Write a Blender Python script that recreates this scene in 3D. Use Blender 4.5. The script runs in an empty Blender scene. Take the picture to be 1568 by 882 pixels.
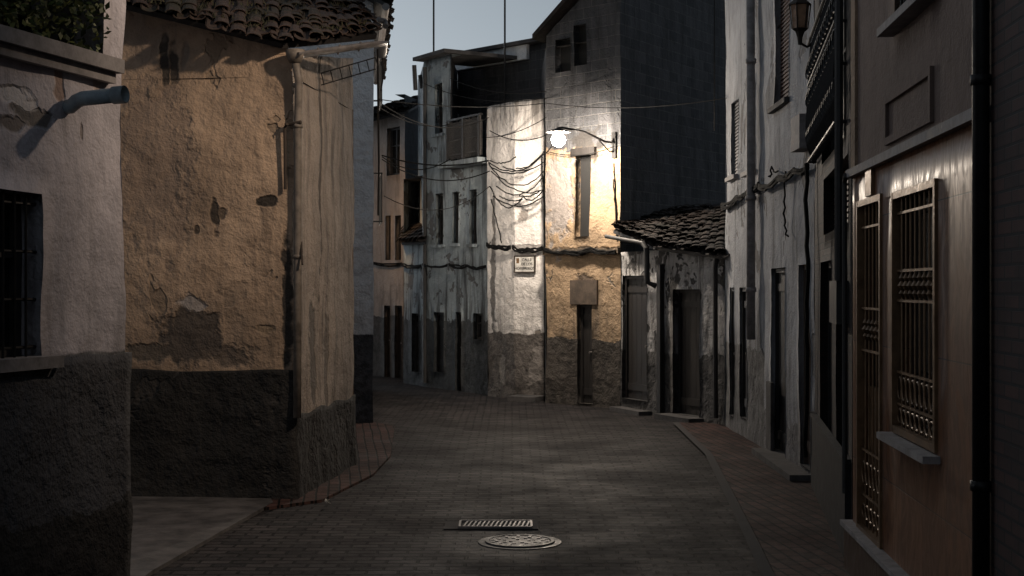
import bpy, math, random
from mathutils import Vector, noise
random.seed(7)
sc=bpy.context.scene
EYE=2.2; FL=2178.0      # eye height (m), focal length used when surveying the facades
def P(x,d): return Vector(((x-784)/FL*d,d))
def P3(x,y,d): return Vector(((x-784)/FL*d,d,EYE-(y-441)/FL*d))

# ------------------------------------------------------------ materials
class NB:
    def __init__(s,name):
        s.m=bpy.data.materials.new(name); s.m.use_nodes=True
        s.nt=s.m.node_tree; s.b=s.nt.nodes['Principled BSDF']
        tc=s.nt.nodes.new('ShaderNodeTexCoord'); s.co=tc.outputs['Object']; s.uv=tc.outputs['UV']
    def n(s,t): return s.nt.nodes.new(t)
    def set(s,sock,v):
        if isinstance(v,bpy.types.NodeSocket): s.nt.links.new(v,sock)
        elif isinstance(v,(tuple,list)) and len(v)==3 and len(sock.default_value)==4: sock.default_value=(*v,1)
        else: sock.default_value=v
    def noise(s,co,scale,detail=4,rough=.55,dist=0):
        n=s.n('ShaderNodeTexNoise'); s.set(n.inputs['Vector'],co); n.inputs['Scale'].default_value=scale
        n.inputs['Detail'].default_value=min(detail,4); n.inputs['Roughness'].default_value=rough; n.inputs['Distortion'].default_value=dist
        return n.outputs['Fac']
    def noisec(s,co,scale,detail=2):
        n=s.n('ShaderNodeTexNoise'); s.set(n.inputs['Vector'],co); n.inputs['Scale'].default_value=scale
        n.inputs['Detail'].default_value=detail; return n.outputs['Color']
    def math(s,op,a,b=0.,clamp=False):
        n=s.n('ShaderNodeMath'); n.operation=op; n.use_clamp=clamp; s.set(n.inputs[0],a); s.set(n.inputs[1],b); return n.outputs[0]
    def vm(s,op,a,b=None):
        n=s.n('ShaderNodeVectorMath'); n.operation=op; s.set(n.inputs[0],a)
        if b is not None: s.set(n.inputs[1],b)
        return n.outputs['Value'] if op=='LENGTH' else n.outputs[0]
    def mr(s,v,a,b,c=0.,d=1.):
        n=s.n('ShaderNodeMapRange'); s.set(n.inputs[0],v)
        for i,k in enumerate((a,b,c,d)): s.set(n.inputs[i+1],k)
        return n.outputs[0]
    def mix(s,f,a,b,mode='MIX'):
        n=s.n('ShaderNodeMix'); n.data_type='RGBA'; n.blend_type=mode
        s.set(n.inputs[0],f); s.set(n.inputs[6],a); s.set(n.inputs[7],b); return n.outputs[2]
    def z(s):
        n=s.n('ShaderNodeSeparateXYZ'); s.set(n.inputs[0],s.co); return n.outputs[2]
    def bump(s,h,dist=.02,strength=1.,prev=None):
        n=s.n('ShaderNodeBump'); n.inputs['Strength'].default_value=strength; n.inputs['Distance'].default_value=dist
        s.set(n.inputs['Height'],h)
        if prev: s.set(n.inputs['Normal'],prev)
        return n.outputs[0]
    def out(s,col,rough=.9,normal=None,metal=0.):
        s.set(s.b.inputs['Base Color'],col); s.set(s.b.inputs['Roughness'],rough); s.set(s.b.inputs['Metallic'],metal)
        if normal: s.set(s.b.inputs['Normal'],normal)
        return s.m
def mul(c,k): return tuple(min(1,v*k) for v in c)

def stucco(name,base,plinth=None,var=.3,streak=.5,peel=None,peelcol=(.2,.18,.16),blobs=(),lump=.03,splash=.6,block=None,dirt=(.05,.045,.04),top=None,fine=.014,stl=.52):
    b=NB(name); co=b.co; z=b.z()
    big=b.noise(co,.9,4,.65); med=b.noise(co,6,4,.75)
    c=b.mix(b.mr(big,.35,.65),mul(base,1-var),mul(base,1.05))
    c=b.mix(b.mr(med,.5,.72,0,.45),c,mul(base,.5))
    sv=b.vm('MULTIPLY',co,(3.2,3.2,.42)); st=b.noise(sv,1.3,4,.74,.35)
    c=b.mix(b.mr(st,stl,stl+.18,0,streak),c,dirt)
    hh=[]
    if top:   # grime washed down from the roof line
        tf=b.math('MULTIPLY',b.mr(z,top-1.1,top),b.mr(st,.34,.58))
        c=b.mix(b.math('MULTIPLY',tf,.95),c,mul(dirt,.6))
    pf=None
    if peel:
        pn=b.noise(co,1.1,4,.7,.3); pf=b.mr(pn,peel,peel+.02)
        c=b.mix(pf,c,b.mix(med,mul(peelcol,.6),mul(peelcol,1.4)))
    if block:
        zb,bw,bh=block
        br=b.n('ShaderNodeTexBrick'); b.set(br.inputs['Vector'],b.uv)
        for k,v in (('Scale',1.),('Brick Width',bw),('Row Height',bh),('Mortar Size',.012),('Mortar Smooth',.3),('Bias',0.)): br.inputs[k].default_value=v
        b.set(br.inputs['Color1'],(.08,.08,.085)); b.set(br.inputs['Color2'],(.048,.05,.055)); b.set(br.inputs['Mortar'],(.11,.11,.11))
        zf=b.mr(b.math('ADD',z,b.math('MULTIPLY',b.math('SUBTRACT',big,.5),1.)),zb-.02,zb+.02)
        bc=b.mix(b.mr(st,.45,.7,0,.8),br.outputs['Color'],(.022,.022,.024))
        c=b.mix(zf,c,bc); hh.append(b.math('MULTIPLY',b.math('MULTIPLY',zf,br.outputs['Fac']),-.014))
    if plinth:
        zp,pc,wa=plinth
        sp=b.math('MULTIPLY',b.mr(z,zp+.9,zp),b.mr(st,.38,.6))
        c=b.mix(b.math('MULTIPLY',sp,splash),c,mul(pc,.8))
        wob=b.math('MULTIPLY',b.math('SUBTRACT',b.noise(co,2.4,4,.7),.5),.35*wa)
        pff=b.mr(b.math('ADD',z,wob),zp+.008,zp-.008)
        pcol=b.mix(b.mr(med,.4,.62),mul(pc,.55),mul(pc,1.35)); pcol=b.mix(b.mr(big,.52,.58,0,.5),pcol,mul(pc,1.5))
        c=b.mix(pff,c,pcol)
    if blobs:
        d=b.vm('MULTIPLY',b.vm('SUBTRACT',b.noisec(co,5.5,4),(.5,.5,.5)),(2.3,2.3,2.3)); bt=b.mix(med,(.6,.6,.6),(1.4,1.4,1.4))
    for (p,r,cc,amt) in blobs:
        v=b.vm('SUBTRACT',co,tuple(p)); v=b.vm('MULTIPLY',v,(1/r[0],1/r[0],1/r[1]))
        f=b.mr(b.vm('LENGTH',b.vm('ADD',v,d)),1.15,.8,0,amt)
        c=b.mix(f,c,b.mix(1.,bt,cc,'MULTIPLY')); pf=b.math('MAXIMUM',pf,f) if pf else f
    h=b.math('MULTIPLY',b.noise(co,3.2,4,.6),lump*2.2)
    h=b.math('ADD',h,b.math('MULTIPLY',b.noise(co,30,2,.75),fine))
    if pf: h=b.math('ADD',h,b.math('MULTIPLY',pf,-.02))
    for k in hh: h=b.math('ADD',h,k)
    return b.out(c,.92,b.bump(h,1.))

def simple(name,col,rough=.7,metal=0.,var=.4,scale=6,bd=.003,bs=20):
    b=NB(name); n=b.noise(b.co,scale,4,.7)
    c=b.mix(b.mr(n,.35,.65),mul(col,1-var),mul(col,1+var*.5))
    return b.out(c,b.mr(n,.3,.7,max(.05,rough-.1),min(1,rough+.1)),b.bump(n,bd*2) if bd else None,metal)
def wood(name,col,rough=.6):
    b=NB(name); v=b.vm('MULTIPLY',b.co,(14,14,.8)); n=b.noise(v,2,4,.7)
    c=b.mix(b.mr(n,.35,.65),mul(col,.55),mul(col,1.3)); return b.out(c,rough,b.bump(n,.004))

M={}
M['iron']=simple('iron',(.02,.019,.019),.55,.5)
M['rusty']=simple('rusty_iron',(.05,.038,.03),.8,.2)
M['cable']=simple('cable_rubber',(.01,.01,.01),.9,bd=0); M['cable'].node_tree.nodes['Principled BSDF'].inputs['Specular IOR Level'].default_value=.1
M['pvc']=simple('pvc_pipe',(.28,.34,.38),.5,var=.35)
M['pvcb']=simple('pvc_beige',(.17,.145,.12),.6,var=.5)
M['zinc']=simple('zinc',(.22,.2,.19),.5,.3)
M['wood']=wood('dark_wood',(.016,.0135,.0125))
M['woodb']=wood('brown_wood',(.07,.045,.032))
M['glass']=simple('window_glass',(.012,.014,.016),.15,var=.1,bd=0)
M['frame']=simple('window_frame',(.035,.033,.032),.6)
M['shut']=simple('roller_shutter',(.14,.14,.145),.6)
M['shutb']=simple('brown_shutter',(.1,.045,.028),.6)
M['stone']=simple('stone_sill',(.28,.26,.255),.8,var=.4)
M['void']=simple('painted_dark_interior',(.008,.008,.008),.9,bd=0)  # near-black colour standing in for the shade of unlit depth
M['concrete']=simple('concrete',(.068,.063,.062),.9,var=.6,scale=3,bd=.01)
M['brass']=simple('bronze_aluminium',(.2,.12,.065),.42,.5,var=.35)
M['white']=simple('white_enamel',(.6,.58,.54),.4)
M['wicker']=simple('reed_screen',(.08,.074,.07),.9,var=.6,scale=30)
def tilemat(name,k):
    b=NB(name); n1=b.noise(b.co,1.6,4,.7); n2=b.noise(b.co,9,4,.75)
    c=b.mix(b.mr(n2,.35,.65),mul((.05,.034,.028),k),mul((.14,.09,.07),k)); c=b.mix(b.mr(n1,.5,.58,0,.7),c,mul((.04,.042,.024),k)); c=b.mix(b.mr(n2,.6,.68,0,.6),c,mul((.17,.15,.12),k))
    return b.out(c,.95,b.bump(n2,.03))
M['tile']=tilemat('clay_roof_tile',.55); M['tiled']=tilemat('dark_roof_tile',.22)  # second tile is the same colour mix at lower brightness
b=NB('ivy_leaf'); c=b.mix(b.mr(b.noise(b.co,9,3),.35,.65),(.02,.035,.008),(.1,.12,.025)); M['leaf']=b.out(c,.6)
b=NB('dry_moss'); c=b.mix(b.mr(b.noise(b.co,9,3),.35,.65),(.015,.018,.008),(.06,.055,.025)); M['moss']=b.out(c,.9)
b=NB('lamp_bulb'); e=b.b; e.inputs['Emission Color'].default_value=(1,.86,.71,1); e.inputs['Emission Strength'].default_value=1250; M['bulb']=b.m

# ------------------------------------------------------------ geometry helpers
def empty(name):
    o=bpy.data.objects.new(name,None); sc.collection.objects.link(o); o.empty_display_size=.2; return o
def mk(name,vs,fs,mat,parent=None,smooth=False,uvs=None):
    me=bpy.data.meshes.new(name); me.from_pydata([tuple(v) for v in vs],[],fs); me.update()
    if uvs:
        l=me.uv_layers.new(name='UVMap')
        for lp in me.loops: l.data[lp.index].uv=uvs[lp.vertex_index]
    if smooth:
        for p in me.polygons: p.use_smooth=True
    me.materials.append(mat); o=bpy.data.objects.new(name,me); sc.collection.objects.link(o)
    if parent: o.parent=parent
    return o
class MB:
    def __init__(s): s.v=[]; s.f=[]
    def hexa(s,p):
        i=len(s.v); s.v+=p
        s.f+=[tuple(i+k for k in q) for q in ((0,3,2,1),(4,5,6,7),(0,1,5,4),(1,2,6,5),(2,3,7,6),(3,0,4,7))]
    def wbox(s,w,u0,u1,z0,z1,n0,n1):
        s.hexa([w.pt(u0,z0,n1),w.pt(u1,z0,n1),w.pt(u1,z0,n0),w.pt(u0,z0,n0),w.pt(u0,z1,n1),w.pt(u1,z1,n1),w.pt(u1,z1,n0),w.pt(u0,z1,n0)])
    def box(s,c,sz):
        x,y,z=c; a,b_,d=[k/2 for k in sz]
        s.hexa([Vector(q) for q in ((x-a,y-b_,z-d),(x+a,y-b_,z-d),(x+a,y+b_,z-d),(x-a,y+b_,z-d),(x-a,y-b_,z+d),(x+a,y-b_,z+d),(x+a,y+b_,z+d),(x-a,y+b_,z+d))])
    def tube(s,pts,r,seg=8,cap=True):
        pts=[Vector(p) for p in pts]; n=len(pts); base=len(s.v)
        rr=r if isinstance(r,(list,tuple)) else [r]*n
        prev=None
        for i,p in enumerate(pts):
            t=(pts[min(i+1,n-1)]-pts[max(i-1,0)]).normalized()
            if prev is None: a=t.orthogonal().normalized()
            else: a=(prev-t*prev.dot(t)).normalized()
            prev=a; bb=t.cross(a)
            for k in range(seg):
                an=2*math.pi*k/seg; s.v.append(p+(a*math.cos(an)+bb*math.sin(an))*rr[i])
        for i in range(n-1):
            for k in range(seg):
                k2=(k+1)%seg; s.f.append((base+i*seg+k,base+i*seg+k2,base+(i+1)*seg+k2,base+(i+1)*seg+k))
        if cap:
            s.f.append(tuple(base+k for k in reversed(range(seg)))); s.f.append(tuple(base+(n-1)*seg+k for k in range(seg)))
    def lathe(s,c,prof,seg=20):
        base=len(s.v); c=Vector(c)
        for r,z in prof:
            for k in range(seg):
                an=2*math.pi*k/seg; s.v.append(c+Vector((r*math.cos(an),r*math.sin(an),z)))
        for i in range(len(prof)-1):
            for k in range(seg):
                k2=(k+1)%seg; s.f.append((base+i*seg+k,base+i*seg+k2,base+(i+1)*seg+k2,base+(i+1)*seg+k))
    def obj(s,name,mat,parent=None,smooth=False): return mk(name,s.v,s.f,mat,parent,smooth)
def sagline(a,b,sag,n=14,jit=0):
    a=Vector(a); b=Vector(b); o=[]
    for i in range(n+1):
        t=i/n; p=a.lerp(b,t); p.z-=sag*4*t*(1-t)
        if jit and 0<i<n: p+=Vector([random.uniform(-jit,jit) for _ in range(3)])
        o.append(p)
    return o

class Wall:
    def __init__(s,a,b):
        s.a=Vector(a[:2]); s.b=Vector(b[:2]); s.D=s.b-s.a; s.L=s.D.length; s.d=s.D/s.L; s.n=Vector((s.d.y,-s.d.x))
    def u(s,x):
        k=(x-784)/FL; return (k*s.a.y-s.a.x)/(s.D.x-k*s.D.y)*s.L
    def dep(s,x): return s.a.y+s.d.y*s.u(x)
    def z(s,x,y): return EYE-(y-441)/FL*s.dep(x)
    def pt(s,u,z,n=0.): q=s.a+s.d*u+s.n*n; return Vector((q.x,q.y,z))
    def at(s,x,y,n=0.): return s.pt(s.u(x),s.z(x,y),n)
    def rect(s,x0,y0,x1,y1):
        xm=(x0+x1)/2; return (s.u(x0),s.u(x1),s.z(xm,y1),s.z(xm,y0))
def disp(p,amp):
    v=noise.noise_vector(p*1.1)*amp+noise.noise_vector(p*4.3)*amp*.35; v.z*=.3; return v
def build(w,name,mat,parent,z1,z0=-.15,ops=(),step=.2,amp=.02,depth=.2,topf=None,off=0.,ext=(0,0),cap=.25):
    def cuts(a,b,ks):
        ks=sorted(set([a,b]+[k for k in ks if a<k<b])); r=[]
        for i in range(len(ks)-1):
            m=max(1,int(math.ceil((ks[i+1]-ks[i])/step))); r+=[ks[i]+(ks[i+1]-ks[i])*j/m for j in range(m)]
        return r+[b]
    us=cuts(-ext[0],w.L+ext[1],[k for o in ops for k in o[:2]]); zs=cuts(z0,z1,[k for o in ops for k in o[2:4]])
    vs=[];uv=[];fs=[];nu=len(us)
    def V(u,z,n):
        z2=min(z,topf(u)) if topf else z
        p=w.pt(u,z2,off); q=p+disp(p,amp)+Vector((w.n.x,w.n.y,0))*n
        vs.append(q); uv.append((u+abs(n)*(1 if n else 0),z2)); return len(vs)-1
    for z in zs:
        for u in us: V(u,z,0)
    def inside(uc,zc):
        for k,o in enumerate(ops):
            if o[0]<uc<o[1] and o[2]<zc<o[3]: return k
        return -1
    for j in range(len(zs)-1):
        for i in range(nu-1):
            if inside((us[i]+us[i+1])/2,(zs[j]+zs[j+1])/2)<0:
                fs.append((j*nu+i,j*nu+i+1,(j+1)*nu+i+1,(j+1)*nu+i))
    for o in ops:
        I=[i for i,u in enumerate(us) if o[0]-1e-6<=u<=o[1]+1e-6]; J=[j for j,z in enumerate(zs) if o[2]-1e-6<=z<=o[3]+1e-6]
        if len(I)<2 or len(J)<2: continue
        loop=[(i,J[0]) for i in I]+[(I[-1],j) for j in J[1:]]+[(i,J[-1]) for i in reversed(I[:-1])]+[(I[0],j) for j in reversed(J[1:-1])]
        inn=[V(us[i],zs[j],-depth) for i,j in loop]
        for k in range(len(loop)):
            k2=(k+1)%len(loop); a=loop[k][1]*nu+loop[k][0]; b_=loop[k2][1]*nu+loop[k2][0]
            fs.append((a,inn[k],inn[k2],b_))
    jt=len(zs)-1; cv=[V(u,zs[-1],-cap) for u in us]
    for i in range(nu-1): fs.append((jt*nu+i,jt*nu+i+1,cv[i+1],cv[i]))
    for e,i in ((0,0),(1,nu-1)):
        if ext[e]>0:
            sv=[V(us[i],z,-cap) for z in zs]
            for j in range(jt):
                q=(j*nu+i,(j+1)*nu+i,sv[j+1],sv[j]); fs.append(q if e==0 else q[::-1])
    return mk(name,vs,fs,mat,parent,True,uv)
def shell(parent,mat,pts,z1,name='rear_walls',closed_from=0,z0=-.15,zr=None):
    n=len(pts); vs=[];fs=[];uv=[]
    for i in range(closed_from,n):
        a=pts[i]; b_=pts[(i+1)%n]; k=len(vs); L=(Vector(b_[:2])-Vector(a[:2])).length
        vs+=[Vector((a[0],a[1],z0)),Vector((b_[0],b_[1],z0)),Vector((b_[0],b_[1],z1)),Vector((a[0],a[1],z1))]; uv+=[(0,z0),(L,z0),(L,z1),(0,z1)]
        fs.append((k,k+1,k+2,k+3))
    mk(name,vs,fs,mat,parent,False,uv)
    mk('roof_deck',[Vector((p[0],p[1],(zr or z1)-.02)) for p in pts],[tuple(range(n))],M['concrete'],parent)

def fill(w,r,parent,kind,dep=.14,mat=None):
    u0,u1,z0,z1=r; e=.03
    if kind=='void':
        m=MB(); m.wbox(w,u0-e,u1+e,z0-e,z1+e,-dep-.05,-dep); m.obj('black_opening_panel',M['void'],parent)  # near-black panel closes the opening, painting the darkness of the room behind
    elif kind=='door':
        m=MB(); n=max(2,int((u1-u0)/.16)); s=(u1-u0)/n
        for i in range(n): m.wbox(w,u0+i*s+.004,u0+(i+1)*s-.004,z0-e,z1,-dep-.04-random.uniform(0,.006),-dep)
        m.wbox(w,u0-e,u1+e,z0-e,z1+e,-dep-.1,-dep-.05)
        m.wbox(w,u0,u1,z0+.15,z0+.27,-dep,-dep+.018); m.wbox(w,u0,u1,z1-.3,z1-.2,-dep,-dep+.018)
        m.wbox(w,u0-e,u0+.05,z0,z1,-dep,-dep+.04); m.wbox(w,u1-.05,u1+e,z0,z1,-dep,-dep+.04); m.wbox(w,u0+.05,u1-.05,z1-.06,z1+e,-dep,-dep+.04)
        m.obj('door',mat or M['wood'],parent)
        h=MB(); h.tube([w.pt(u1-.13,z0+.95,-dep),w.pt(u1-.13,z0+.95,-dep+.06)],.02); h.obj('door_knob',M['zinc'],parent)
    elif kind in('win','grille'):
        g=MB(); g.wbox(w,u0-e,u1+e,z0-e,z1+e,-dep-.05,-dep-.03); g.obj('glass',M['glass'],parent)
        m=MB(); f=.05
        m.wbox(w,u0-e,u0+f,z0-e,z1+e,-dep-.028,-dep+.02); m.wbox(w,u1-f,u1+e,z0-e,z1+e,-dep-.028,-dep+.02)
        m.wbox(w,u0+f,u1-f,z0-e,z0+f,-dep-.028,-dep+.018); m.wbox(w,u0+f,u1-f,z1-f,z1+e,-dep-.028,-dep+.018)
        um=(u0+u1)/2; m.wbox(w,um-.025,um+.025,z0+f,z1-f,-dep-.028,-dep+.016)
        zm=z0+(z1-z0)*.62; m.wbox(w,u0+f,um-.025,zm-.015,zm+.015,-dep-.028,-dep+.012); m.wbox(w,um+.025,u1-f,zm-.015,zm+.015,-dep-.028,-dep+.012)
        m.obj('window_frame',mat or M['frame'],parent)
        if kind=='grille':
            q=MB(); n=max(3,int((u1-u0)/.11))
            for i in range(1,n): 
                u=u0+(u1-u0)*i/n; q.tube([w.pt(u,z0-.01,-.03),w.pt(u,z1+.01,-.03)],.009,6)
            for k in range(4): 
                z=z0+(z1-z0)*(.06+.29*k); q.tube([w.pt(u0-.01,z,-.045),w.pt(u1+.01,z,-.045)],.01,6)
            q.obj('window_bars',M['iron'],parent)
    elif kind=='shut':
        m=MB(); n=int((z1-z0)/.05); s=(z1-z0)/n
        for i in range(n): 
            a=z0+i*s; m.hexa([w.pt(u0,a,-dep+.02),w.pt(u1,a,-dep+.02),w.pt(u1,a,-dep-.02),w.pt(u0,a,-dep-.02),w.pt(u0,a+s*.9,-dep),w.pt(u1,a+s*.9,-dep),w.pt(u1,a+s*.9,-dep-.03),w.pt(u0,a+s*.9,-dep-.03)])
        m.wbox(w,u0-e,u1+e,z0-e,z1+e,-dep-.06,-dep-.04)
        m.obj('shutter',mat or M['shut'],parent)
def sill(w,r,parent,mat=None,out=.08,th=.06,ex=.08):
    m=MB(); m.wbox(w,r[0]-ex,r[1]+ex,r[2]-th,r[2]+.003,-.1,out); m.obj('window_sill',mat or M['stone'],parent)

def tiles(parent,A0,A1,B0,B1,wd=.2,ln=.36,jit=.02,name='roof_tiles',mat='tiled'):
    A0,A1,B0,B1=map(Vector,(A0,A1,B0,B1)); vs=[];fs=[]
    ncol=max(2,int((A1-A0).length/wd)); nrow=max(2,int(((B0-A0).length+(B1-A1).length)/2/(ln*.75)))
    nrm=(A1-A0).cross(B0-A0).normalized()
    if nrm.z<0: nrm=-nrm
    def S(a,t): return A0.lerp(A1,a).lerp(B0.lerp(B1,a),t)
    for j in range(nrow):
        for i in range(ncol):
            for kind in (0,1):
                a=(i+.5*kind+.25)/ncol
                t0=j/nrow-.02+random.uniform(-jit,jit)*.8; t1=(j+1.25)/nrow
                p=S(a,t0); q=S(a,t1); ax=(q-p).normalized(); side=ax.cross(nrm).normalized()
                lift=(.05 if kind==0 else 0)+random.uniform(-.5,.5)*jit
                side=(side+ax*random.uniform(-.12,.12)+nrm*random.uniform(-2,2)*jit).normalized(); base=len(vs)
                for (c,r,l) in ((p,wd*.5,lift+.025),(q,wd*.38,lift)):
                    for th in (0,0.012) :
                        for k in range(7):
                            an=math.pi*k/6; sg=1 if kind==0 else -1
                            rr=r-th
                            vs.append(c+side*(math.cos(an)*rr)+nrm*(sg*math.sin(an)*rr*.55+l+(0 if kind==0 else .06)))
                for k in range(6):
                    a_=base+k; fs+=[(a_,a_+1,a_+15,a_+14),(a_+7,a_+21,a_+22,a_+8),(a_,a_+7,a_+8,a_+1)]
    mk(name,vs,fs,M[mat],parent,False)
    m=MB(); d=nrm*.06
    m.hexa([A0-d,A1-d,B1-d,B0-d,A0,A1,B1,B0]); m.obj('roof_boards',M['wood'],parent)

# ------------------------------------------------------------ ground
def paving(name,c1,c2,mo,bw,bh,rot=0,rough=.75,mort=.008,patch=.5,spk=.5):
    b=NB(name); mp=b.n('ShaderNodeMapping'); b.set(mp.inputs[0],b.co); mp.inputs['Rotation'].default_value[2]=rot
    wv=b.vm('ADD',mp.outputs[0],b.vm('MULTIPLY',b.vm('SUBTRACT',b.noisec(b.co,1.2),(.5,.5,.5)),(.05,.05,0)))
    br=b.n('ShaderNodeTexBrick'); b.set(br.inputs['Vector'],wv)
    for k,v in (('Scale',1.),('Brick Width',bw),('Row Height',bh),('Mortar Size',mort),('Mortar Smooth',.3),('Bias',0.)): br.inputs[k].default_value=v
    b.set(br.inputs['Color1'],c1); b.set(br.inputs['Color2'],c2); b.set(br.inputs['Mortar'],mo)
    n=b.noise(b.co,.7,4,.7); n2=b.noise(b.co,14,4,.75); c=b.mix(b.mr(n,.42,.6,0,patch),br.outputs['Color'],mul(c2,.55))
    c=b.mix(b.mr(n2,.52,.7,0,spk),c,mul(c1,1.6)); c=b.mix(b.mr(br.outputs['Fac'],.2,.9,0,.85),c,mo)
    h=b.math('ADD',b.math('MULTIPLY',br.outputs['Fac'],-.02),b.math('MULTIPLY',n2,.012)); h=b.math('ADD',h,b.math('MULTIPLY',b.noise(b.co,4,2,.5),.012))
    b.b.inputs['Specular IOR Level'].default_value=.15
    return b.out(c,b.mr(n,.35,.65,rough-.12,rough+.1),b.bump(h,1.))
m_pave=paving('paver_setts',(.046,.04,.04),(.012,.0112,.0118),(.002,.002,.002),.25,.14,mort=.015,rough=.75,patch=.3,spk=.25)
m_side=paving('red_brick_paving',(.09,.046,.038),(.034,.021,.019),(.005,.005,.005),.24,.12,rot=1.45,mort=.012,patch=.35,spk=.3)
mk('ground',[(-300,-150,-.06),(300,-150,-.06),(300,500,-.06),(-300,500,-.06)],[(0,1,2,3)],M['concrete'])
vs=[];fs=[];nx,ny=60,230
for j in range(ny+1):
    for i in range(nx+1):
        p=Vector((-9+18*i/nx,-10+60*j/ny,0)); p.z=noise.noise(p*.5)*.008+noise.noise(p*2)*.004; vs.append(p)
for j in range(ny):
    for i in range(nx): a=j*(nx+1)+i; fs.append((a,a+1,a+nx+2,a+nx+1))
mk('street_paving',vs,fs,m_pave,None,True)
def slab(name,pts,z,mat):
    n=len(pts); v=[Vector((p[0],p[1],z)) for p in pts]+[Vector((p[0],p[1],-.04)) for p in pts]
    f=[tuple(range(n))]+[(i,i+n,(i+1)%n+n,(i+1)%n) for i in range(n)]
    return mk(name,v,f,mat)
slab('sidewalk',[(1.3,-6),(1.72,5),(2.0,10.86),(2.1,12),(2.31,14.56),(2.62,18.5),(2.69,22.9),(3.6,23.2),(3.8,-6)],.03,m_side)
slab('sidewalk',[(-2.6,13.9),(-1.95,14.6),(-1.62,16.6),(-1.58,18.5),(-1.85,22.4),(-2.3,23.2),(-3,23.2),(-3,14.2)],.03,m_side)
slab('concrete_apron',[(-9,8),(-2.78,8.2),(-2.76,10.9),(-2.5,13.6),(-2.42,14.4),(-2.6,15.1),(-9,15.1)],.034,M['concrete'])
def strip(name,line,wd,z,mat):
    L=[];R=[]
    for i,p in enumerate(line):
        p=Vector(p); t=(Vector(line[min(i+1,len(line)-1)])-Vector(line[max(i-1,0)])).normalized(); q=Vector((-t.y,t.x))*wd/2
        L.append(p+q); R.append(p-q)
    v=[Vector((*p,z)) for p in L]+[Vector((*p,z)) for p in R]; n=len(line)
    mk(name,v,[(n+i,n+i+1,i+1,i) for i in range(n-1)],mat)
strip('kerb',[(1.22,-6),(1.66,5),(1.94,10.86),(2.04,12),(2.25,14.56),(2.56,18.5),(2.63,22.9)],.1,.04,simple('kerb_stone',(.034,.031,.03),.9))

# drain + manhole
e=empty('drain_grate'); c=P3(759,804,13.15); cx,cy=c.x,c.y
m=MB()
m.box((cx,cy-.17,.012),(.66,.02,.03)); m.box((cx,cy+.17,.012),(.66,.02,.03)); m.box((cx-.33,cy,.012),(.02,.32,.03)); m.box((cx+.33,cy,.012),(.02,.32,.03))
for i in range(15):
    x=cx-.3+i*.041; m.hexa([Vector((x+a,cy+b_,z)) for z in(.008,.022) for (a,b_) in((0,-.155),(.016,-.155),(.045,.155),(.029,.155))])
m.obj('grate_bars',M['zinc'],e)
m=MB(); m.box((cx,cy,.006),(.64,.32,.004)); m.obj('grate_black_plate',M['void'],e)  # flat black plate paints the shade below the bars, no pit is modelled
m=MB(); m.box((cx-.04,cy,.003),(.86,.42,.012)); m.obj('grate_surround',simple('old_mortar',(.035,.032,.031),.9),e)
e=empty('manhole_cover'); cx,cy=P(796,12.3)
m=MB(); m.lathe((cx,cy,0),[(0,.012),(.2,.013),(.26,.014),(.27,.02),(.3,.02),(.305,.008),(.36,.007),(.37,-.01)],40)
m.obj('cover_frame',M['iron'],e)
m=MB()
for r in (.08,.14,.2,.24):
    n=int(r*62)
    for k in range(n):
        a=2*math.pi*k/n+r*3; m.box((cx+r*math.cos(a),cy+r*math.sin(a),.016),(.03,.03,.006))
m.obj('cover_studs',M['zinc'],e)

# ------------------------------------------------------------ house A (white plaster, near left)
A=empty('white_plaster_house')
ad=Vector((.283,1)).normalized(); ac=Vector((-2.6,9.5)); wA=Wall(ac-ad*16,ac)
win=wA.rect(-45,290,63,550); ivy=wA.rect(-60,-60,157,62); ivy=(ivy[0],ivy[1],3.7,4.9)
mA=stucco('white_stucco',(.6,.565,.6),(1.79,(.13,.13,.135),.2),streak=.3,lump=.016,fine=.007,peel=.65,peelcol=(.3,.27,.25),blobs=[
 (wA.at(50,178),(.17,.075),(.16,.145,.13),.95),(wA.at(15,188),(.14,.05),(.2,.17,.15),.9),(wA.at(90,125),(.05,.13),(.28,.18,.13),.8),(wA.at(125,205),(.02,.07),(.15,.12,.1),.7),(wA.at(150,120),(.05,.1),(.35,.27,.22),.7),(wA.at(30,148),(.2,.06),(.72,.69,.68),.8)],splash=.3)
build(wA,'street_wall',mA,A,6.4,ops=[win,ivy],step=.14,amp=.035,depth=.22)
mAp=stucco('rough_grey_render',(.08,.082,.092),(.78,(.026,.024,.023),1.6),streak=.3,lump=.04,fine=.016,var=.5,splash=.1)
build(wA,'plinth',mAp,A,1.79,step=.08,amp=.04,off=.03,ext=(0,.03),topf=lambda u:1.775-(0.1 if win[0]-.1<u<win[1]+.1 else 0)+.012*math.sin(u*9),cap=.08)
aR=Vector((-7.5,10.6)); wA2=Wall(ac,aR); build(wA2,'end_wall',mA,A,6.4,step=.3,amp=.035)
shell(A,mA,[tuple(ac-ad*16),tuple(ac),tuple(aR),tuple(aR-ad*16)],6.4,closed_from=2)
fill(wA,win,A,'grille',.16); sill(wA,win,A,M['stone'],.08,.07,.12)
m=MB(); m.wbox(wA,ivy[0]-.1,ivy[1]+.12,3.61,3.70,-.05,.09); m.wbox(wA,ivy[0]-.1,ivy[1]+.08,3.54,3.607,-.05,.05); m.obj('balcony_ledge',M['stone'],A)
m=MB(); m.wbox(wA,ivy[0]-.2,ivy[1]+.1,3.4,5.1,-.7,-.6); m.obj('terrace_back_wall',M['wood'],A)
pb=wA.at(102,152,0); nn=Vector((wA.n.x,wA.n.y,0))
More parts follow.
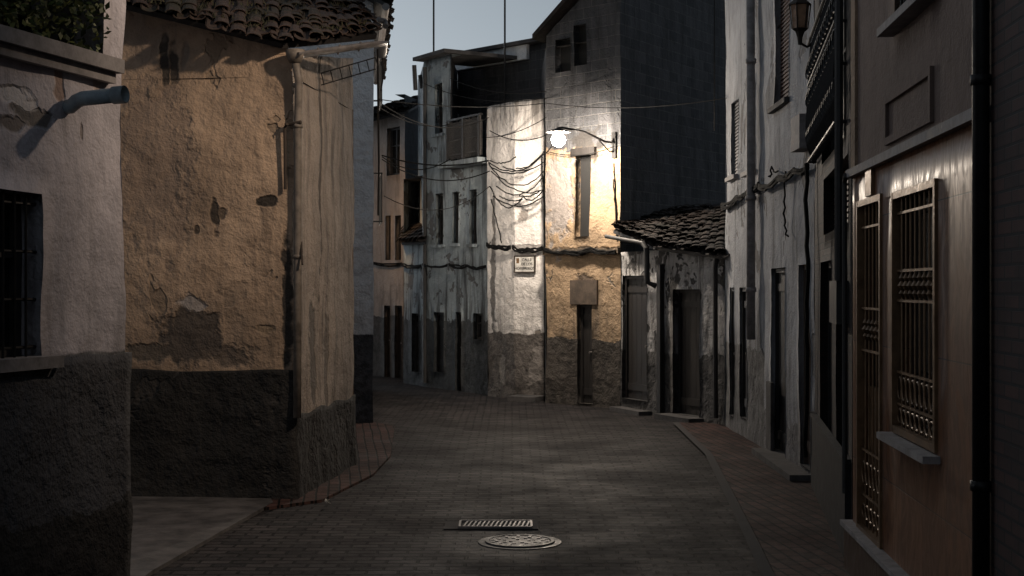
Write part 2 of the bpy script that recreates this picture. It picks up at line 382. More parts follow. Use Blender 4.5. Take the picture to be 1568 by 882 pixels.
m=MB(); m.tube([pb-nn*.05+Vector((0,0,-.05)),pb+nn*.03+Vector((0,0,-.045)),pb+nn*.07+Vector((0,0,-.015)),pb+nn*.11,pb+nn*.33+Vector((0,0,.012))],.046,18)
m.tube([pb+nn*.33+Vector((0,0,.012)),pb+nn*.41+Vector((0,0,.016))],.055,18,False); m.tube([pb+nn*.41+Vector((0,0,.016)),pb+nn*.33+Vector((0,0,.012))],.048,18,False)
m.obj('overflow_pipe',M['pvc'],A,True)
m=MB()
for k in range(5200):
    u=random.uniform(ivy[0]-.05,ivy[1]+.0); z=3.68+random.random()**.8*1.3; n=random.uniform(-.35,.06)+.12*noise.noise(Vector((u*4,z*4,0)))
    if n>-.02: z=3.71+(z-3.7)*.6
    if noise.noise(Vector((u*6,z*6,3)))<-.22: continue
    p=wA.pt(u,z,n); a=Vector([random.gauss(0,1) for _ in range(3)]).normalized(); b_=a.orthogonal().normalized(); s=random.uniform(.018,.035); i=len(m.v)
    m.v+=[p-a*s,p+b_*s*.6-a*.2*s,p+a*s,p-b_*s*.6-a*.2*s]; m.f.append((i,i+1,i+2,i+3))
m.obj('ivy_plant',M['leaf'])

# ------------------------------------------------------------ house B (ochre, old)
B=empty('ochre_plaster_house')
b0=P(-60,15.1); b1=P(449,14.65); b2=P(541,17.5); wB=Wall(b0,b1); wBs=Wall(b1,b2)
G_=(.13,.115,.1); DK=(.03,.026,.022)
mB=stucco('ochre_stucco',(.46,.335,.235),None,streak=.6,lump=.032,fine=.01,var=.45,peel=.63,peelcol=(.27,.2,.14),dirt=(.08,.064,.05),blobs=[
 (wB.at(252,85),(.05,.3),DK,.95),(wB.at(267,100),(.06,.22),DK,.9),(wB.at(283,85),(.05,.15),G_,.6),(wB.at(329,330),(.05,.18),DK,.9),(wB.at(300,352),(.03,.05),DK,.8),(wB.at(340,328),(.05,.06),DK,.7),
 (wB.at(230,250),(.5,.9),(.25,.19,.15),.55),(wB.at(215,60),(.3,.25),(.2,.16,.13),.5),(wB.at(355,450),(.18,.12),(.2,.15,.11),.5),
 (wB.at(405,309),(.12,.06),DK,.95),(wB.at(290,520),(.36,.3),(.075,.062,.052),.95),(wB.at(345,545),(.3,.12),(.1,.08,.065),.8),(wB.at(225,540),(.3,.1),(.09,.075,.06),.9),(wB.at(296,465),(.14,.1),(.33,.3,.28),.9),
 (wB.at(440,470),(.06,.75),DK,.95),(wB.at(405,505),(.1,.06),(.2,.15,.1),.7)])
ztl=wB.z(190,4); ztr=wB.z(440,72); ul=wB.u(190); ur=wB.u(440)
tf=lambda u: ztr+(ztl-ztr)*(ur-u)/(ur-ul)+.03*math.sin(u*5)
build(wB,'gable_wall',mB,B,tf(0)+.1,topf=tf,step=.09,amp=.05)
mBs=stucco('ochre_stucco_side',(.36,.3,.25),None,streak=.7,lump=.03,var=.25,dirt=(.07,.058,.05),stl=.5,blobs=[(wBs.at(490,200),(.05,1.6),(.05,.042,.035),.85),(wBs.at(480,540),(.14,.7),(.08,.07,.06),.85),(wBs.at(500,560),(.1,.6),(.1,.085,.07),.7)])
build(wBs,'street_wall',mBs,B,5.05,topf=lambda u:4.6+.15*u,step=.12,amp=.04)
mBp=stucco('blackened_plinth',(.016,.015,.014),None,streak=.4,lump=.05,var=.5,peel=.6,peelcol=(.027,.024,.022))
build(wB,'gable_plinth',mBp,B,1.4,topf=lambda u:1.345+.02*math.sin(u*4+1),step=.09,amp=.06,off=.05,ext=(0,.05),cap=.1)
build(wBs,'street_plinth',mBp,B,.9,topf=lambda u:.87+.02*math.sin(u*7),step=.09,amp=.05,off=.035,ext=(.03,.03),cap=.08)
shell(B,mB,[b0,b1,b2,(-6.5,18.2)],4.4,closed_from=2)
E0=P3(60,-26,14.5); E1=P3(432,66,14.45); E2=P3(577,52,15.9); T0=P3(40,-260,18); T1=P3(440,-40,18.3); T2=P3(545,2,18.2)
tiles(B,E0,E1,T0,T1,.17,.36,.06,'roof_tiles_gable','tile'); tiles(B,E1,E2,T1,T2,.17,.36,.06,'roof_tiles_eave','tile')
m=MB()
for k in range(420):   # moss and grass tufts lodged between the tiles
    a=random.random(); t=random.random()**2*.5
    q=(E0.lerp(E1,a).lerp(T0.lerp(T1,a),t) if random.random()<.6 else E1.lerp(E2,a).lerp(T1.lerp(T2,a),t))+Vector((0,0,.08))
    if noise.noise(q*2)<0: continue
    for _ in range(6):
        d=Vector((random.gauss(0,.4),random.gauss(0,.4),1)).normalized()*random.uniform(.03,.08); s=Vector((random.uniform(-.01,.01),random.uniform(-.01,.01),0)); i=len(m.v); o=q+Vector((random.gauss(0,.03),random.gauss(0,.03),0))
        m.v+=[o-s,o+s,o+d]; m.f.append((i,i+1,i+2))
m.obj('roof_moss',M['moss'],B)
g0=E1+Vector((.12,-.02,-.1)); g1=E2+Vector((.02,-.03,-.08)); g2=g1+Vector((-.1,1.4,.1))
vs=[];fs=[]; pts=[g0,g0.lerp(g1,.5),g1-(g1-g0)*.06,g1+Vector((.03,.14,.02)),g2]
for i,p in enumerate(pts):
    t=(pts[min(i+1,4)]-pts[max(i-1,0)]).normalized(); sd=t.cross(Vector((0,0,1))).normalized()
    for rr in (.07,.063):
        for k in range(9):
            an=math.pi*k/8; vs.append(p+sd*math.cos(an)*rr-Vector((0,0,1))*math.sin(an)*rr)
for i in range(4):
    for k in range(8):
        a=i*18+k; fs+=[(a,a+1,a+19,a+18),(a+9,a+27,a+28,a+10)]
    a=i*18; fs+=[(a,a+18,a+27,a+9),(a+8,a+17,a+35,a+26)]
fs.append(tuple(range(9))); mk('gutter',vs,fs,M['zinc'],B,True)
m=MB()
for t in (.25,.5,.75): 
    p=g0.lerp(g1,t); m.tube([p+Vector((-.04,.08,.0)),p+Vector((0,0,-.078)),p+Vector((.03,-.08,.0))],.012,6)
m.obj('gutter_straps',M['zinc'],B)
hp=P3(452,84,14.5)
m=MB(); m.lathe(hp,[(0,-.08),(.06,-.08),(.09,-.02),(.1,.05),(.085,.05),(.08,-.01),(0,-.05)],16); m.obj('rain_hopper',M['pvcb'],B,True)
dp=[hp+Vector((0,0,-.06)),hp+Vector((.03,0.05,-.25)),P3(456,200,14.6),P3(456,400,14.6),P3(455,640,14.55)]
m=MB(); m.tube(dp,.042,14)
for yy in (128,190,390): m.tube([P3(456,yy,14.6),P3(456,yy+6,14.6)],.054,14)
m.obj('downpipe',M['pvcb'],B,True)
m=MB(); p=P3(440,190,14.55); m.tube([p,P3(436,195,14.6),P3(437,290,14.6)],.016,8); m.tube([p+Vector((-.03,.05,0)),p+Vector((.14,.0,0.02))],.02,8); m.tube([P3(461,370,14.6),P3(463,405,14.5)],.012,6); m.obj('pipe_brackets',M['rusty'],B)
m=MB(); q0=P3(492,112,15.6); q1=P3(575,88,16.0)
for dz in (0,-.13): m.tube([q0+Vector((0,0,dz)),q1+Vector((0,0,dz))],.007,6)
for i in range(7):
    p=q0.lerp(q1,i/6); m.tube([p,p+Vector((.03,0,-.13))],.006,5)
m.tube([P3(578,75,16),P3(580,250,16.2),P3(579,330,16.2)],.012,6); m.tube([P3(583,95,16),P3(588,110,16),P3(583,140,16)],.009,5); m.obj('iron_lattice',M['iron'],B)
# ------------------------------------------------------------ house C
C=empty('white_gable_house')
c0=P(470,22.6); c1=P(571.5,22.9); wC=Wall(c0,c1); c2=(-3.25,31)
mC=stucco('white_rough_render',(.8,.81,.82),(1.45,(.07,.07,.075),.25),streak=.1,lump=.05,splash=.2,var=.1)
build(wC,'gable_wall',mC,C,6.9,step=.15,amp=.03); wC2=Wall(c1,c2); build(wC2,'street_wall',mC,C,6.9,step=.4,amp=.03)
shell(C,mC,[c0,c1,c2,(-8,31),(-8,22)],6.9,closed_from=2)
tiles(C,Vector((-1.98,22.6,6.72)),Vector((-2.9,31,6.72)),Vector((-4.6,22.6,8.2)),Vector((-5.5,31,8.2)),.22,.4)
m=MB(); m.tube([(-2.0,22.55,6.66),(-2.95,30.8,6.66)],.06,10); m.tube([P3(577,30,22.6),P3(590,33,22.7),P3(590,40,22.6)],.05,8); m.obj('gutter',M['zinc'],C)
m=MB(); cA=Vector((c1.x,c1.y,0)); cB=Vector((*c2,0))
for zb in (3.3,5.3):
    for k in range(12):
        q=cA.lerp(cB,.08+.16*k/11)+Vector((.16,0,zb)); m.tube([q,q+Vector((0,0,.8))],.01,5)
    a=cA.lerp(cB,.08)+Vector((.16,0,zb)); b_=cA.lerp(cB,.24)+Vector((.16,0,zb))
    m.tube([a,b_],.015,5); m.tube([a+Vector((0,0,.8)),b_+Vector((0,0,.8))],.015,5); m.tube([a,a-Vector((.3,0,0))],.015,5); m.tube([a+Vector((0,0,.8)),a+Vector((-.3,0,.8))],.015,5)
m.obj('balcony_railings',M['iron'],C)
# ------------------------------------------------------------ house D
D=empty('tan_townhouse')
d0=P(540,36.5); d1=P(620,34.5); d2=P(655,36.5); wD=Wall(d0,d1)
opsD=[wD.rect(592,195,612,268),wD.rect(590,330,598,398),wD.rect(605,330,614,398),wD.rect(588,468,597,580),wD.rect(604,468,615,585)]
mD=stucco('tan_stucco',(.42,.36,.32),(1.5,(.06,.054,.05),.5),streak=.5,lump=.02)
build(wD,'street_wall',mD,D,6.55,ops=opsD,step=.3,amp=.02)
for o,k in zip(opsD,('win','win','win','door','door')): fill(wD,o,D,k,.12)
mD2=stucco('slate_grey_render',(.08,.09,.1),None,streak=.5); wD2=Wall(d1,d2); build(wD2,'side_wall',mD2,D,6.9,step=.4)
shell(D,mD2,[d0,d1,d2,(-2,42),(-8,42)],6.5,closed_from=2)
tiles(D,(d0.x-.2,d0.y-.45,6.3),(d1.x+.1,d1.y-.45,6.45),(d0.x+.2,d0.y+3,7.1),(d1.x+.6,d1.y+3,7.3),.25,.4)
# ------------------------------------------------------------ house E
E=empty('grey_white_townhouse')
e00=P(618,33.0); e0=P(650,31.7); e1=P(690,30.7); e2=P(750,29.2); wEa=Wall(e00,e0); wE1=Wall(e0,e1); wE2=Wall(e1,e2)
mE=stucco('weathered_white_stucco',(.36,.41,.435),(1.5,(.048,.051,.053),1.2),peel=.57,peelcol=(.12,.12,.12),streak=.9,lump=.03,splash=1.,dirt=(.04,.044,.047),stl=.48)
oA=[wEa.rect(630,480,641,570)]
build(wEa,'annex_wall',mE,E,3.2,ops=oA,step=.3); fill(wEa,oA[0],E,'door')
tiles(E,P3(614,372,32.7),P3(651,370,31.3),P3(622,350,34.5),P3(652,346,33),.22,.4,name='annex_roof')
o1=[wE1.rect(666,128,678,205),wE1.rect(667,296,678,375),wE1.rect(664,478,680,570)]
o1=[(a,b_,max(c_,.05),d_) for a,b_,c_,d_ in o1]
build(wE1,'street_wall_tall',mE,E,7.25,ops=o1,step=.2); 
for o,k in zip(o1,('win','win','door')): fill(wE1,o,E,k,.12)
o2=[wE2.rect(692,294,702,373),wE2.rect(719,290,730,374),wE2.rect(697,478,706,600),wE2.rect(724,480,739,520)]
build(wE2,'street_wall_low',mE,E,4.75,ops=o2,step=.2)
for o,k in zip(o2,('win','win','door','win')): fill(wE2,o,E,k,.12)
for o in (o1[0],o1[1]): sill(wE1,o,E,mE,.06)
for o in o2[:2]: sill(wE2,o,E,mE,.06)
s0=e1+Vector((.05,2.4)); s1=P(836,31.0); wEr=Wall(e1,s0); wES=Wall(s0,s1)
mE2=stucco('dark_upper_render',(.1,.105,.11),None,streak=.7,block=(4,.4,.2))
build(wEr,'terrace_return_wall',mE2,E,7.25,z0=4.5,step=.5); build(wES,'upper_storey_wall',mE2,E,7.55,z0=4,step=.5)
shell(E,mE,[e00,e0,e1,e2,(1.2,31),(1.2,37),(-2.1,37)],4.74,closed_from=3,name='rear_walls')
m=MB(); m.wbox(wES,.02,wES.u(812),wES.z(750,101),wES.z(750,76),.03,.12); m.obj('white_fascia',mC,E)
m=MB(); m.wbox(wES,-.3,wES.L+.1,7.56,7.64,-2.5,.25); m.wbox(wE1,-.15,wE1.L+.1,7.26,7.34,-2.3,.22); m.obj('roof_slabs',M['concrete'],E)
build(Wall(P(640,34.5),e0),'return_wall',mE,E,7.25,step=.4)
m=MB(); m.wbox(wE2,-.05,wE2.L+.02,4.76,4.88,-.6,.3); m.obj('balcony_slab',mE,E)
m=MB()
u0=wE2.u(699)
for i in range(46):
    u=u0+(wE2.L-u0)*i/46; m.wbox(wE2,u,u+.018,4.93+random.uniform(-.02,.02),5.72+random.uniform(-.04,.03),.2,.215)
for z in (5.0,5.3,5.6): m.wbox(wE2,u0,wE2.L,z,z+.03,.216,.23)
m.wbox(wE2,u0,wE2.L,4.93,5.66,.18,.19)
m.obj('reed_balcony_screen',M['wicker'],E)
m=MB(); m.wbox(wE2,u0-.02,wE2.L,5.74,5.78,.16,.24)
for u in (u0,(u0+wE2.L)/2,wE2.L-.04): m.wbox(wE2,u,u+.04,4.88,5.74,.235,.265)
m.obj('balcony_rail',M['iron'],E)
m=MB(); m.tube([wE1.pt(.1,7.1,.05),wE1.pt(.1,.1,.05)],.045,8); m.tube([wE1.pt(-.02,7.15,.25),wE1.pt(-.05,6.6,.2)],.05,8); m.tube([P3(643,115,32.4),P3(646,135,32.4)],.05,8)
m.obj('downpipe',M['frame'],E)
# ------------------------------------------------------------ house F (lit pillar facade)
Fh=empty('white_plaster_house')
f0=P(747,29.0); f1=P(787,28.1); f2=P(833,27.8); wF1=Wall(f0,f1); wF2=Wall(f1,f2)
mF=stucco('old_white_stucco',(.78,.74,.71),(1.3,(.1,.088,.08),.5),streak=.35,lump=.04,top=5.9,peel=.65,peelcol=(.25,.22,.19),dirt=(.08,.07,.06),var=.15,
 blobs=[(wF1.at(756,430),(.1,1.0),(.05,.045,.04),.8),(wF1.at(757,330),(.07,.5),(.08,.07,.06),.8),(wF2.at(795,480),(.04,.2),(.06,.05,.04),.9),(wF2.at(800,330),(.12,.1),(.15,.12,.1),.7),(wF2.at(822,560),(.22,.35),(.2,.18,.165),.8),(wF1.at(768,560),(.12,.35),(.2,.185,.17),.8),(wF2.at(800,378),(.6,.05),(.06,.05,.045),.6)])
build(wF1,'street_wall',mF,Fh,5.9,step=.12,amp=.04); build(wF2,'front_wall',mF,Fh,5.9,step=.12,amp=.04)
shell(Fh,mF,[f0,f1,f2,(.8,31.2),(-.45,31.2)],5.88,closed_from=2)
m=MB(); m.wbox(wF2,.1,wF2.L+.05,-.05,.1,-.05,.5); m.obj('door_step',M['concrete'],Fh)
sg=empty('street_name_sign'); r=wF2.rect(791,393,820,416)
m=MB(); m.wbox(wF2,r[0],r[1],r[2],r[3],.035,.065); m.obj('ceramic_plaque',M['white'],sg)
m=MB(); t=.022
m.wbox(wF2,r[0]-t,r[1]+t,r[3],r[3]+t,.03,.075); m.wbox(wF2,r[0]-t,r[1]+t,r[2]-t,r[2],.03,.075); m.wbox(wF2,r[0]-t,r[0],r[2],r[3],.03,.075); m.wbox(wF2,r[1],r[1]+t,r[2],r[3],.03,.075)
m.obj('plaque_frame',M['rusty'],sg)
ang=math.atan2(wF2.d.y,wF2.d.x)
for i,(s,uu) in enumerate((('CALLE',.62),('DE LOS',.62),('HOMBREROS',.5))):
    cu=bpy.data.curves.new('lettering','FONT'); cu.body=s; cu.size=.075; cu.extrude=.002; cu.align_x='CENTER'
    o=bpy.data.objects.new('lettering_%d'%(i+1),cu); sc.collection.objects.link(o); o.parent=sg; cu.materials.append(M['iron'])
    o.location=wF2.pt(r[0]+(r[1]-r[0])*uu,r[3]-.085-.085*i,.069); o.rotation_euler=(math.pi/2,0,ang)
m=MB(); m.wbox(wF2,r[0]+.03,r[0]+.09,r[3]-.13,r[3]-.03,.066,.07); m.obj('coat_of_arms',M['brass'],sg)
# ------------------------------------------------------------ house G concrete block
G=empty('concrete_block_house')
g0_=P(836,27.2); g1_=P(950,25.8); g2_=P(1118,30.0); wG=Wall(g0_,g1_); wGs=Wall(g1_,g2_)
oG=[wG.rect(882,238,904,362),wG.rect(884,466,906,618),wG.rect(851,60,874,110),wG.rect(879,38,898,100)]
mG=stucco('tan_over_block',(.36,.255,.16),(1.25,(.055,.047,.04),.8),streak=.55,lump=.04,block=(4.85,.4,.2),peel=.6,peelcol=(.14,.115,.09),blobs=[
 (wG.at(855,300),(.42,.9),(.24,.22,.21),.9),(wG.at(895,440),(.3,.22),(.11,.08,.058),1.),(wG.at(895,225),(.36,.38),(.03,.027,.025),.92),(wG.at(893,384),(1.3,.07),(.04,.035,.03),.8),(wG.at(893,300),(.2,.75),(.08,.066,.054),.75)])
zl=wG.z(836,55)
build(wG,'front_wall',mG,G,9,ops=oG,step=.15,amp=.03,topf=lambda u: zl+u*.62)
for o,k in zip(oG,('void','door','void','void')): fill(wG,o,G,k,.13)
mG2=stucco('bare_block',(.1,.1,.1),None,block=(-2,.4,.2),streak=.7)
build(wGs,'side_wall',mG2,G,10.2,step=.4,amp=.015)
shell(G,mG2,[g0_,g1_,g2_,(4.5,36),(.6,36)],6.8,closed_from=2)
m=MB(); sd=Vector((wGs.d.x,wGs.d.y,0))*4.6
a=wG.pt(-.12,zl-.08,.25); b_=wG.pt(wG.L-.02,zl+.62*wG.L+.08,.25); up=Vector((0,0,.1)); c_=b_+sd; d_=a+sd
m.hexa([a,b_,c_,d_,a+up,b_+up,c_+up,d_+up]); m.obj('roof_slab',M['tiled'],G)
r=oG[1]; m=MB(); m.wbox(wG,r[0]-.16,r[1]+.16,r[3],r[3]+.45,-.02,.035); m.obj('door_lintel',simple('brown_stone',(.09,.068,.052),.9),G)
r=oG[0]; m=MB(); m.wbox(wG,r[0]-.1,r[1]+.14,r[3],r[3]+.14,-.03,.05); m.obj('window_lintel',M['wood'],G)
m=MB(); m.wbox(wG,-.02,wG.L,wG.z(893,389),wG.z(893,381),-.02,.07); m.obj('string_course',mG,G)
S=empty('tile_roofed_shed')
q0=P(951,25.7); q1=P(1010,24.3); q2=P(1110,22.5); wS1=Wall(q0,q1); wS2=Wall(q1,q2)
oS1=[wS1.rect(953,422,990,612)]; oS2=[wS2.rect(1030,443,1071,636)]
mS=stucco('dirty_whitewash',(.38,.375,.375),(1.1,(.045,.043,.042),1.),streak=.95,peel=.52,peelcol=(.045,.043,.042),lump=.05,stl=.47)
build(wS1,'wall_door_bay',mS,S,2.85,ops=oS1,step=.15,amp=.03); build(wS2,'wall_gate_bay',mS,S,2.85,ops=oS2,step=.15,amp=.03)
fill(wS1,oS1[0],S,'door',.1); fill(wS2,oS2[0],S,'door',.15)
shell(S,mS,[q0,q1,q2,(4.5,29)],2.8,closed_from=2)
tiles(S,P3(940,352,25.3),P3(1004,378,23.9),P3(962,338,27.5),P3(1040,322,27.5),.2,.36,.04,'roof_tiles_1'); tiles(S,P3(1004,378,23.9),P3(1112,392,22.2),P3(1040,322,27.5),P3(1118,318,27),.2,.36,.04,'roof_tiles_2')
m=MB(); m.tube([P3(928,362,25.2),P3(985,372,24.1)],.035,10); m.tube([P3(985,372,24.1),P3(990,380,24),P3(991,432,24),P3(1005,438,24)],.05,10); m.obj('gutter',M['frame'],S)
m=MB(); m.wbox(wS2,.05,.16,0,2.6,0,.09); m.tube([wS2.at(1108,380,.1),wS2.at(1105,410,.12),wS2.at(1104,640,.1)],.04,8); m.obj('post_and_pipe',M['wood'],S)
m=MB(); m.wbox(wS2,oS2[0][0]-.1,oS2[0][1]+.15,-.02,.09,-.1,.3); m.wbox(wS1,oS1[0][0],oS1[0][1]+.2,-.02,.07,-.1,.25); m.obj('door_steps',M['concrete'],S)
# ------------------------------------------------------------ house H
Hh=empty('white_townhouse')
h0=P(1111,22.4); h1=P(1170,19.2); h2=P(1248,15.8); wH1=Wall(h0,h1); wH2=Wall(h1,h2)
mH=stucco('cool_white_stucco',(.38,.39,.415),(1.35,(.1,.098,.098),.8),streak=.7,lump=.025,peel=.6,peelcol=(.15,.145,.145),splash=.9,dirt=(.06,.058,.056))
mH2=stucco('cool_white_stucco_b',(.38,.39,.415),(.55,(.14,.137,.14),1.5),streak=.7,lump=.025,peel=.61,peelcol=(.15,.145,.145),splash=.9,dirt=(.06,.058,.056),blobs=[(wH2.at(1180,150),(.5,.25),(.15,.145,.14),.7)])
oH1=[wH1.rect(1119,155,1130,270),wH1.rect(1143,130,1156,262),wH1.rect(1117,440,1125,636),wH1.rect(1133,440,1143,640)]
oH2=[wH2.rect(1186,-30,1209,158),wH2.rect(1181,410,1203,700),wH2.rect(1224,405,1242,715)]
oH2=[(a,b_,max(c_,.08),d_) for a,b_,c_,d_ in oH2]; oH1=[(a,b_,max(c_,.08),d_) for a,b_,c_,d_ in oH1]
build(wH1,'street_wall_1',mH,Hh,8.6,ops=oH1,step=.16,amp=.03,depth=.16); build(wH2,'street_wall_2',mH2,Hh,8.6,ops=oH2,step=.16,amp=.03,depth=.16)
for o,k in zip(oH1,('shut','shut','door','door')): fill(wH1,o,Hh,k,.07)
for o,k,mm in zip(oH2,('shut','door','door'),(M['shutb'],M['wood'],M['woodb'])): fill(wH2,o,Hh,k,.09,mm)
sill(wH1,oH1[0],Hh); sill(wH1,oH1[1],Hh); sill(wH2,oH2[0],Hh,M['concrete'])
shell(Hh,mH,[h0,h1,h2,(9,15.8),(9,22.4)],8.6,closed_from=2)
m=MB(); m.tube([wH1.at(1160,-150,.1),wH1.at(1161,290,.1),wH1.at(1161,520,.1)],.06,12)
for yy in (90,300,440): m.tube([wH1.at(1161,yy,.1),wH1.at(1161,yy+7,.1)],.075,12)
m.obj('downpipe',M['stone'],Hh,True)
m=MB(); m.wbox(wH2,*wH2.rect(1232,178,1246,230),.0,.16); m.obj('meter_box',M['stone'],Hh)
m=MB(); m.wbox(wH2,*wH2.rect(1180,585,1187,690),.02,.06); m.wbox(wH2,oH2[1][0]-.05,oH2[2][1]+.05,-.02,.1,-.1,.25); m.obj('threshold',M['concrete'],Hh)
L=empty('wall_lantern'); lc=P3(1225,20,15.3)
m=MB(); m.lathe(lc,[(0,.22),(.03,.2),(.04,.17),(.12,.1),(.125,.085),(.1,.085)],6); m.lathe(lc,[(.09,-.17),(.05,-.2),(.03,-.26),(.02,-.34)],6)
for k in range(6):
    a=math.pi*k/3; m.tube([lc+Vector((.115*math.cos(a),.115*math.sin(a),.09)),lc+Vector((.085*math.cos(a),.085*math.sin(a),-.17))],.008,4)
m.tube([lc+Vector((0,0,-.32)),lc+Vector((.08,.02,-.36)),lc+Vector((.2,.05,-.3)),lc+Vector((.26,.06,-.42)),lc+Vector((.24,.06,-.7))],.014,6); m.obj('lantern_frame',M['rusty'],L)
m=MB(); m.lathe(lc,[(.1,.085),(.078,-.165)],6); m.obj('lantern_glass',simple('amber_glass',(.4,.24,.15),.3),L)
# ------------------------------------------------------------ house I dark
I=empty('dark_brick_house')
i0=P(1248,15.75); i1=P(1305,11.2); wI=Wall(i0,i1)
def brickmat(name,k1,k2,mo,bw=.24,bh=.07):
    b=NB(name); br=b.n('ShaderNodeTexBrick'); b.set(br.inputs['Vector'],b.uv)
    for k,v in (('Scale',1.),('Brick Width',bw),('Row Height',bh),('Mortar Size',.008),('Mortar Smooth',.2)): br.inputs[k].default_value=v
    b.set(br.inputs['Color1'],k1); b.set(br.inputs['Color2'],k2); b.set(br.inputs['Mortar'],mo)
    c=b.mix(b.mr(b.noise(b.co,3,4,.7),.45,.65,0,.6),br.outputs['Color'],mul(k2,.6))
    return b.out(c,.8,b.bump(br.outputs['Fac'],-.012))
mI=brickmat('dark_brick',(.04,.025,.02),(.025,.018,.016),(.018,.017,.016)); mK=brickmat('red_brown_brick',(.085,.042,.033),(.05,.029,.025),(.022,.02,.02))
oI=[wI.rect(1261,255,1299,350),wI.rect(1258,-20,1295,230),wI.rect(1256,400,1272,735),wI.rect(1280,400,1297,780)]
oI=[(a,b_,max(c_,.1),d_) for a,b_,c_,d_ in oI]
build(wI,'street_wall',mI,I,8,ops=oI,step=.3,amp=.01)
for o,k,mm in zip(oI,('shut','win','door','win'),(M['shutb'],None,None,None)): fill(wI,o,I,k,.12,mm)
shell(I,mI,[i0,i1,(9,11.2),(9,15.75)],8,closed_from=1)
m=MB(); ua,ub=.3,wI.L-.5; zb=3.55; n=30
for k in range(n+1):
    u=ua+(ub-ua)*k/n; m.tube([wI.pt(u,zb,.03),wI.pt(u,zb+.2,.1),wI.pt(u,zb+.4,.11),wI.pt(u,zb+1.3,.06)],.012,5)
    for zz in (.3,.7,1.0):
        if k%2==0:
            q=wI.pt(u,zb+zz,.1); m.tube([q+Vector((0,.08*math.cos(a*math.pi/5),.08*math.sin(a*math.pi/5))) for a in range(11)],.009,4,False)
for zz in (.02,.5,.85,1.3): m.tube([wI.pt(ua,zb+zz,0),wI.pt(ua,zb+zz,.09),wI.pt(ub,zb+zz,.09),wI.pt(ub,zb+zz,0)],.016,6)
m.obj('window_guard',M['iron'],I)
m=MB(); m.tube([wI.at(1300,-60,.08),wI.at(1300,430,.08)],.035,8); m.wbox(wI,*wI.rect(1288,430,1300,495),.0,.1); m.obj('pipe_and_box',M['frame'],I)
m=MB(); m.wbox(wI,.1,wI.L-.1,-.02,.8,.0,.05); m.wbox(wI,.08,wI.L-.08,.803,.84,.0,.07); m.obj('dark_stone_base',simple('dark_granite',(.014,.013,.013),.7),I)
# ------------------------------------------------------------ house J brown tiled
J=empty('brown_tiled_house')
j0=Vector((2.636,11.0)); j1=j0+Vector((-.07,-1)).normalized()*3.9; wJ=Wall(j0,j1)
b=NB('brown_marble_tiles'); br=b.n('ShaderNodeTexBrick'); b.set(br.inputs['Vector'],b.uv); br.offset=0.
for k,v in (('Scale',1.),('Brick Width',.62),('Row Height',.9),('Mortar Size',.004),('Mortar Smooth',.1)): br.inputs[k].default_value=v
b.set(br.inputs['Color1'],(.27,.12,.058)); b.set(br.inputs['Color2'],(.18,.083,.042)); b.set(br.inputs['Mortar'],(.045,.025,.016))
wn=b.noise(b.vm('MULTIPLY',b.vm('ADD',b.co,b.vm('MULTIPLY',b.noisec(b.co,1.5),(0,.5,.5))),(1,5,1.6)),2.2,4,.65,1.2)
c=b.mix(b.mr(wn,.42,.58,0,.6),br.outputs['Color'],(.085,.04,.023)); mJ=b.out(c,b.mr(wn,.4,.6,.36,.52),b.bump(b.math('SUBTRACT',b.math('MULTIPLY',b.noise(b.co,3,3),.6),br.outputs['Fac']),.006))
mJu=stucco('mauve_brown_render',(.18,.128,.108),None,streak=.3,lump=.008,fine=.008,var=.15)
mJt=stucco('tan_render_pier',(.38,.27,.185),None,streak=.4,lump=.02)
zt=3.08
door=wJ.rect(1316,310,1350,850); door=(door[0],door[1],.42,door[3]); wn_=wJ.rect(1370,293,1434,668)
wu=wJ.rect(1368,-90,1434,50); wu=(wu[0],wu[1],3.92,5.2)
build(wJ,'tiled_wall',mJ,J,zt,ops=[door,wn_],step=.5,amp=0.,depth=.12)
build(wJ,'upper_wall',mJu,J,8,z0=zt,ops=[wu],step=.3,amp=.005,off=-.01)
m=MB(); m.wbox(wJ,-.04,wJ.L,zt-.03,zt+.03,-.03,.05); m.obj('stone_ledge',M['stone'],J)
m=MB(); m.wbox(wJ,-.02,.16,zt+.03,7.9,-.02,.012); m.obj('corner_pier',mJt,J)
m=MB(); r=wJ.rect(1357,125,1428,205); t=.05; 
for (a,b_,c_,d_) in ((r[0],r[1],r[3]-t,r[3]),(r[0],r[1],r[2],r[2]+t),(r[0],r[0]+t,r[2]+t,r[3]-t),(r[1]-t,r[1],r[2]+t,r[3]-t)): m.wbox(wJ,a,b_,c_,d_,-.02,.016)
m.obj('moulded_panel',mJu,J)
m=MB(); m.wbox(wJ,-.05,wJ.L+.02,-.1,.36,-.05,.06); m.obj('step_plinth',mJ,J); m=MB(); m.wbox(wJ,-.06,wJ.L+.02,.363,.4,-.05,.09); m.obj('step_nosing',M['stone'],J)
